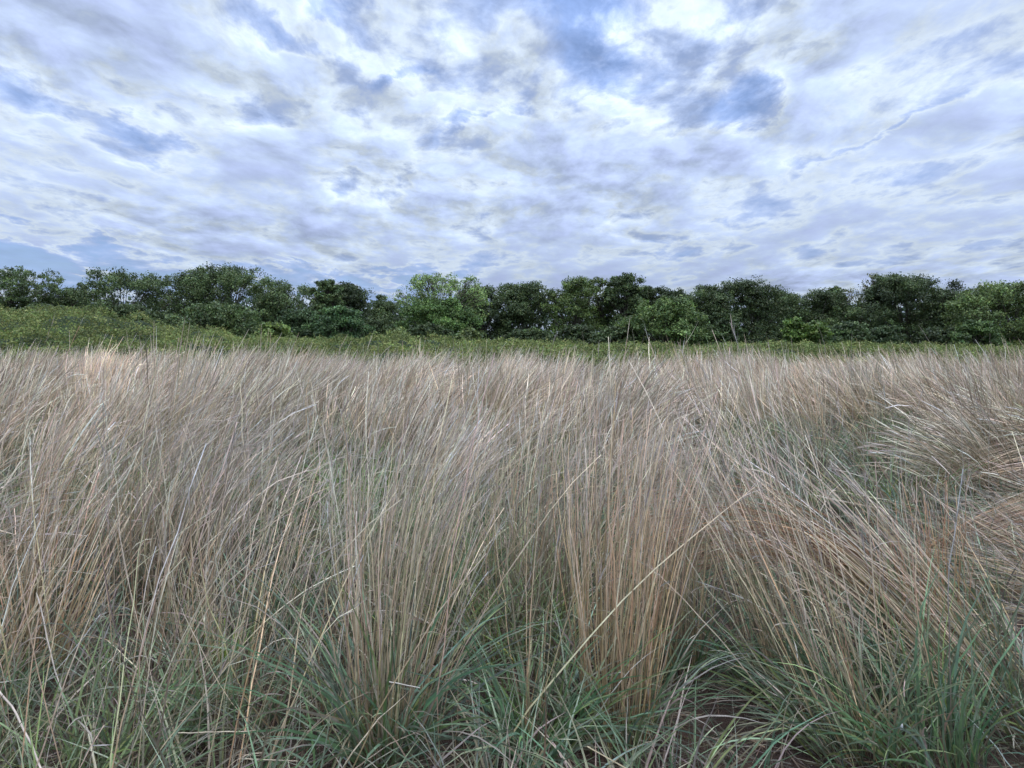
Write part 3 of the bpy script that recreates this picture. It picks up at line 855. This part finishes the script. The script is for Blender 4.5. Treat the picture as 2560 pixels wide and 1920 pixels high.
Pp_ = vmath('ADD', Pw, wv2)
puf = puffs(Pp_, 3.6)
med2, _ = noise(vmath('ADD', Pw, LITE), 3.0, 7, .60)
puf2 = puffs(vmath('ADD', Pp_, LITE), 3.6)
emboss = math_n('ADD', math_n('MULTIPLY', math_n('SUBTRACT', med, med2), 2.1), math_n('MULTIPLY', math_n('SUBTRACT', puf, puf2), .15))
big2, _ = noise(vmath('ADD', mp.outputs[0], (9.3, 2.2, 0)), .7, 2, .5)
emboss = math_n('MULTIPLY', emboss, smooth(big2, .36, .62, .35, 1.25))

# clear patches at fixed places of the sky (azimuth, elevation), with ragged rims
GAPS = [  # px, py, half width, half height (photo pixels), turn, strength
    (1480, 110, 95, 130, -18, .34), (1400, 20, 170, 60, 0, .30), (1820, 295, 150, 48, 0, .25), (300, 300, 130, 34, -28, .21),
    (60, 235, 70, 70, 0, .18), (700, 70, 170, 42, 0, .17), (975, 182, 110, 18, 0, .16), (1190, 285, 150, 20, 20, .15),
    (90, 640, 260, 50, 0, .30), (920, 715, 290, 42, 0, .27), (830, 8, 90, 26, 0, .18), (2220, 318, 230, 18, 14, .14),
    (330, 700, 300, 36, 0, .22), (1700, 590, 200, 20, 0, .05),
]
gsum = None
nwarp = vmath('SCALE', vmath('SUBTRACT', medc, (.5, .5, .5))); nwarp.node.inputs['Scale'].default_value = .21
Dg = vmath('ADD', D, nwarp)
for (px, py, hw, hh, rot, s) in GAPS:
    d0 = sky_dir(px, py)
    right = np.cross(d0, [0, 0, 1.]); right /= np.linalg.norm(right); up = np.cross(right, d0)
    cr_, sr_ = math.cos(math.radians(rot)), math.sin(math.radians(rot))
    ax = (right * cr_ + up * sr_) * F / hw / .85; ay = (up * cr_ - right * sr_) * F / hh / .85
    dv = vmath('SUBTRACT', Dg, tuple(float(q) for q in d0))
    a1 = vmath('DOT_PRODUCT', dv, tuple(float(q) for q in ax)); a2 = vmath('DOT_PRODUCT', dv, tuple(float(q) for q in ay))
    r2 = math_n('ADD', math_n('MULTIPLY', a1, a1), math_n('MULTIPLY', a2, a2))
    gsn = math_n('MULTIPLY', math_n('EXPONENT', math_n('MULTIPLY', r2, -1.2)), s * (1.0 if py > 580 else .78))
    gsum = gsn if gsum is None else math_n('ADD', gsum, gsn)

# thickness of the layer
dens = math_n('ADD', math_n('MULTIPLY', med, .52), math_n('MULTIPLY', big, .36))
dens = math_n('ADD', dens, math_n('MULTIPLY', puf, .10))
dens = math_n('ADD', dens, math_n('MULTIPLY', math_n('SUBTRACT', fine, .5), .26))
dens = math_n('ADD', math_n('SUBTRACT', dens, gsum), .105)
cover = smooth(dens, .30, .56)
# thin veil is blue-white, full puffs white, thick bellies grey
cr = N.new('ShaderNodeValToRGB')
els = cr.color_ramp.elements
els[0].position = 0; els[0].color = (.34, .50, .93, 1)
els[1].position = 1; els[1].color = (.475, .57, .86, 1)
e_ = els.new(.42); e_.color = (.54, .675, .99, 1)
e_ = els.new(.62); e_.color = (.75, .87, 1.02, 1)
e_ = els.new(.80); e_.color = (.58, .705, .97, 1)
L.new(smooth(dens, .34, .76), cr.inputs[0])
shade = math_n('ADD', math_n('ADD', 1.0, emboss), math_n('MULTIPLY', math_n('SUBTRACT', fine, .5), .35))
shade = math_n('MINIMUM', math_n('MAXIMUM', shade, .72), 1.32)
sh = N.new('ShaderNodeVectorMath'); sh.operation = 'SCALE'
L.new(cr.outputs[0], sh.inputs[0]); L.new(shade, sh.inputs['Scale'])
# cloud base darkens towards the horizon where it is seen edge-on
hz = smooth(sp.outputs['Z'], 0.0, .27, .74, 1.0)
sh2 = N.new('ShaderNodeVectorMath'); sh2.operation = 'SCALE'
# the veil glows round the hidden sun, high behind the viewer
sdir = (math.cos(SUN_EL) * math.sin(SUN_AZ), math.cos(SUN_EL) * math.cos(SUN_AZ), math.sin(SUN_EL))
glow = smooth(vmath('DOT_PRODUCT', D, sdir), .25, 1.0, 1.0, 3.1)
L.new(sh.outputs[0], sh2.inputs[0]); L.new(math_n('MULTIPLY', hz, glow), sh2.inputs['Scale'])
STR = .13
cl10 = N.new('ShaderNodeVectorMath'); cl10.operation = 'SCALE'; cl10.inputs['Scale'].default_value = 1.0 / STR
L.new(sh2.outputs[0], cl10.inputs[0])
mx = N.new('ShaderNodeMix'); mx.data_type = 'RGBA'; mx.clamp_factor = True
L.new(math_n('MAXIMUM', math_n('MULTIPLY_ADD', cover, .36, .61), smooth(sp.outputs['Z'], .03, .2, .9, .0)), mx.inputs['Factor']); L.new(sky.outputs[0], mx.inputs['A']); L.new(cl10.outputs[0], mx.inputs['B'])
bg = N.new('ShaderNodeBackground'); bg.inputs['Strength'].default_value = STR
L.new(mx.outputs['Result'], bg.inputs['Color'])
wo = N.new('ShaderNodeOutputWorld'); L.new(bg.outputs[0], wo.inputs['Surface'])

sun = bpy.data.lights.new('sun', 'SUN'); sun.energy = 1.5; sun.angle = math.radians(12); sun.color = (1, .90, .76)
so = bpy.data.objects.new('sun', sun); col.objects.link(so)
so.rotation_euler = (math.pi / 2 - SUN_EL, 0, math.pi - SUN_AZ)
so.location = (-20, -30, 60)

# ------------------------------------------------------------------ render settings
sc.view_settings.view_transform = 'Standard'
sc.view_settings.look = 'None'
sc.view_settings.exposure = 0
sc.view_settings.gamma = 1
sc.render.engine = 'CYCLES'
cy = sc.cycles
cy.max_bounces = 5; cy.diffuse_bounces = 1; cy.glossy_bounces = 2; cy.transmission_bounces = 3; cy.transparent_max_bounces = 4
cy.use_denoising = True
cy.caustics_reflective = False; cy.caustics_refractive = False
sc.render.film_transparent = False
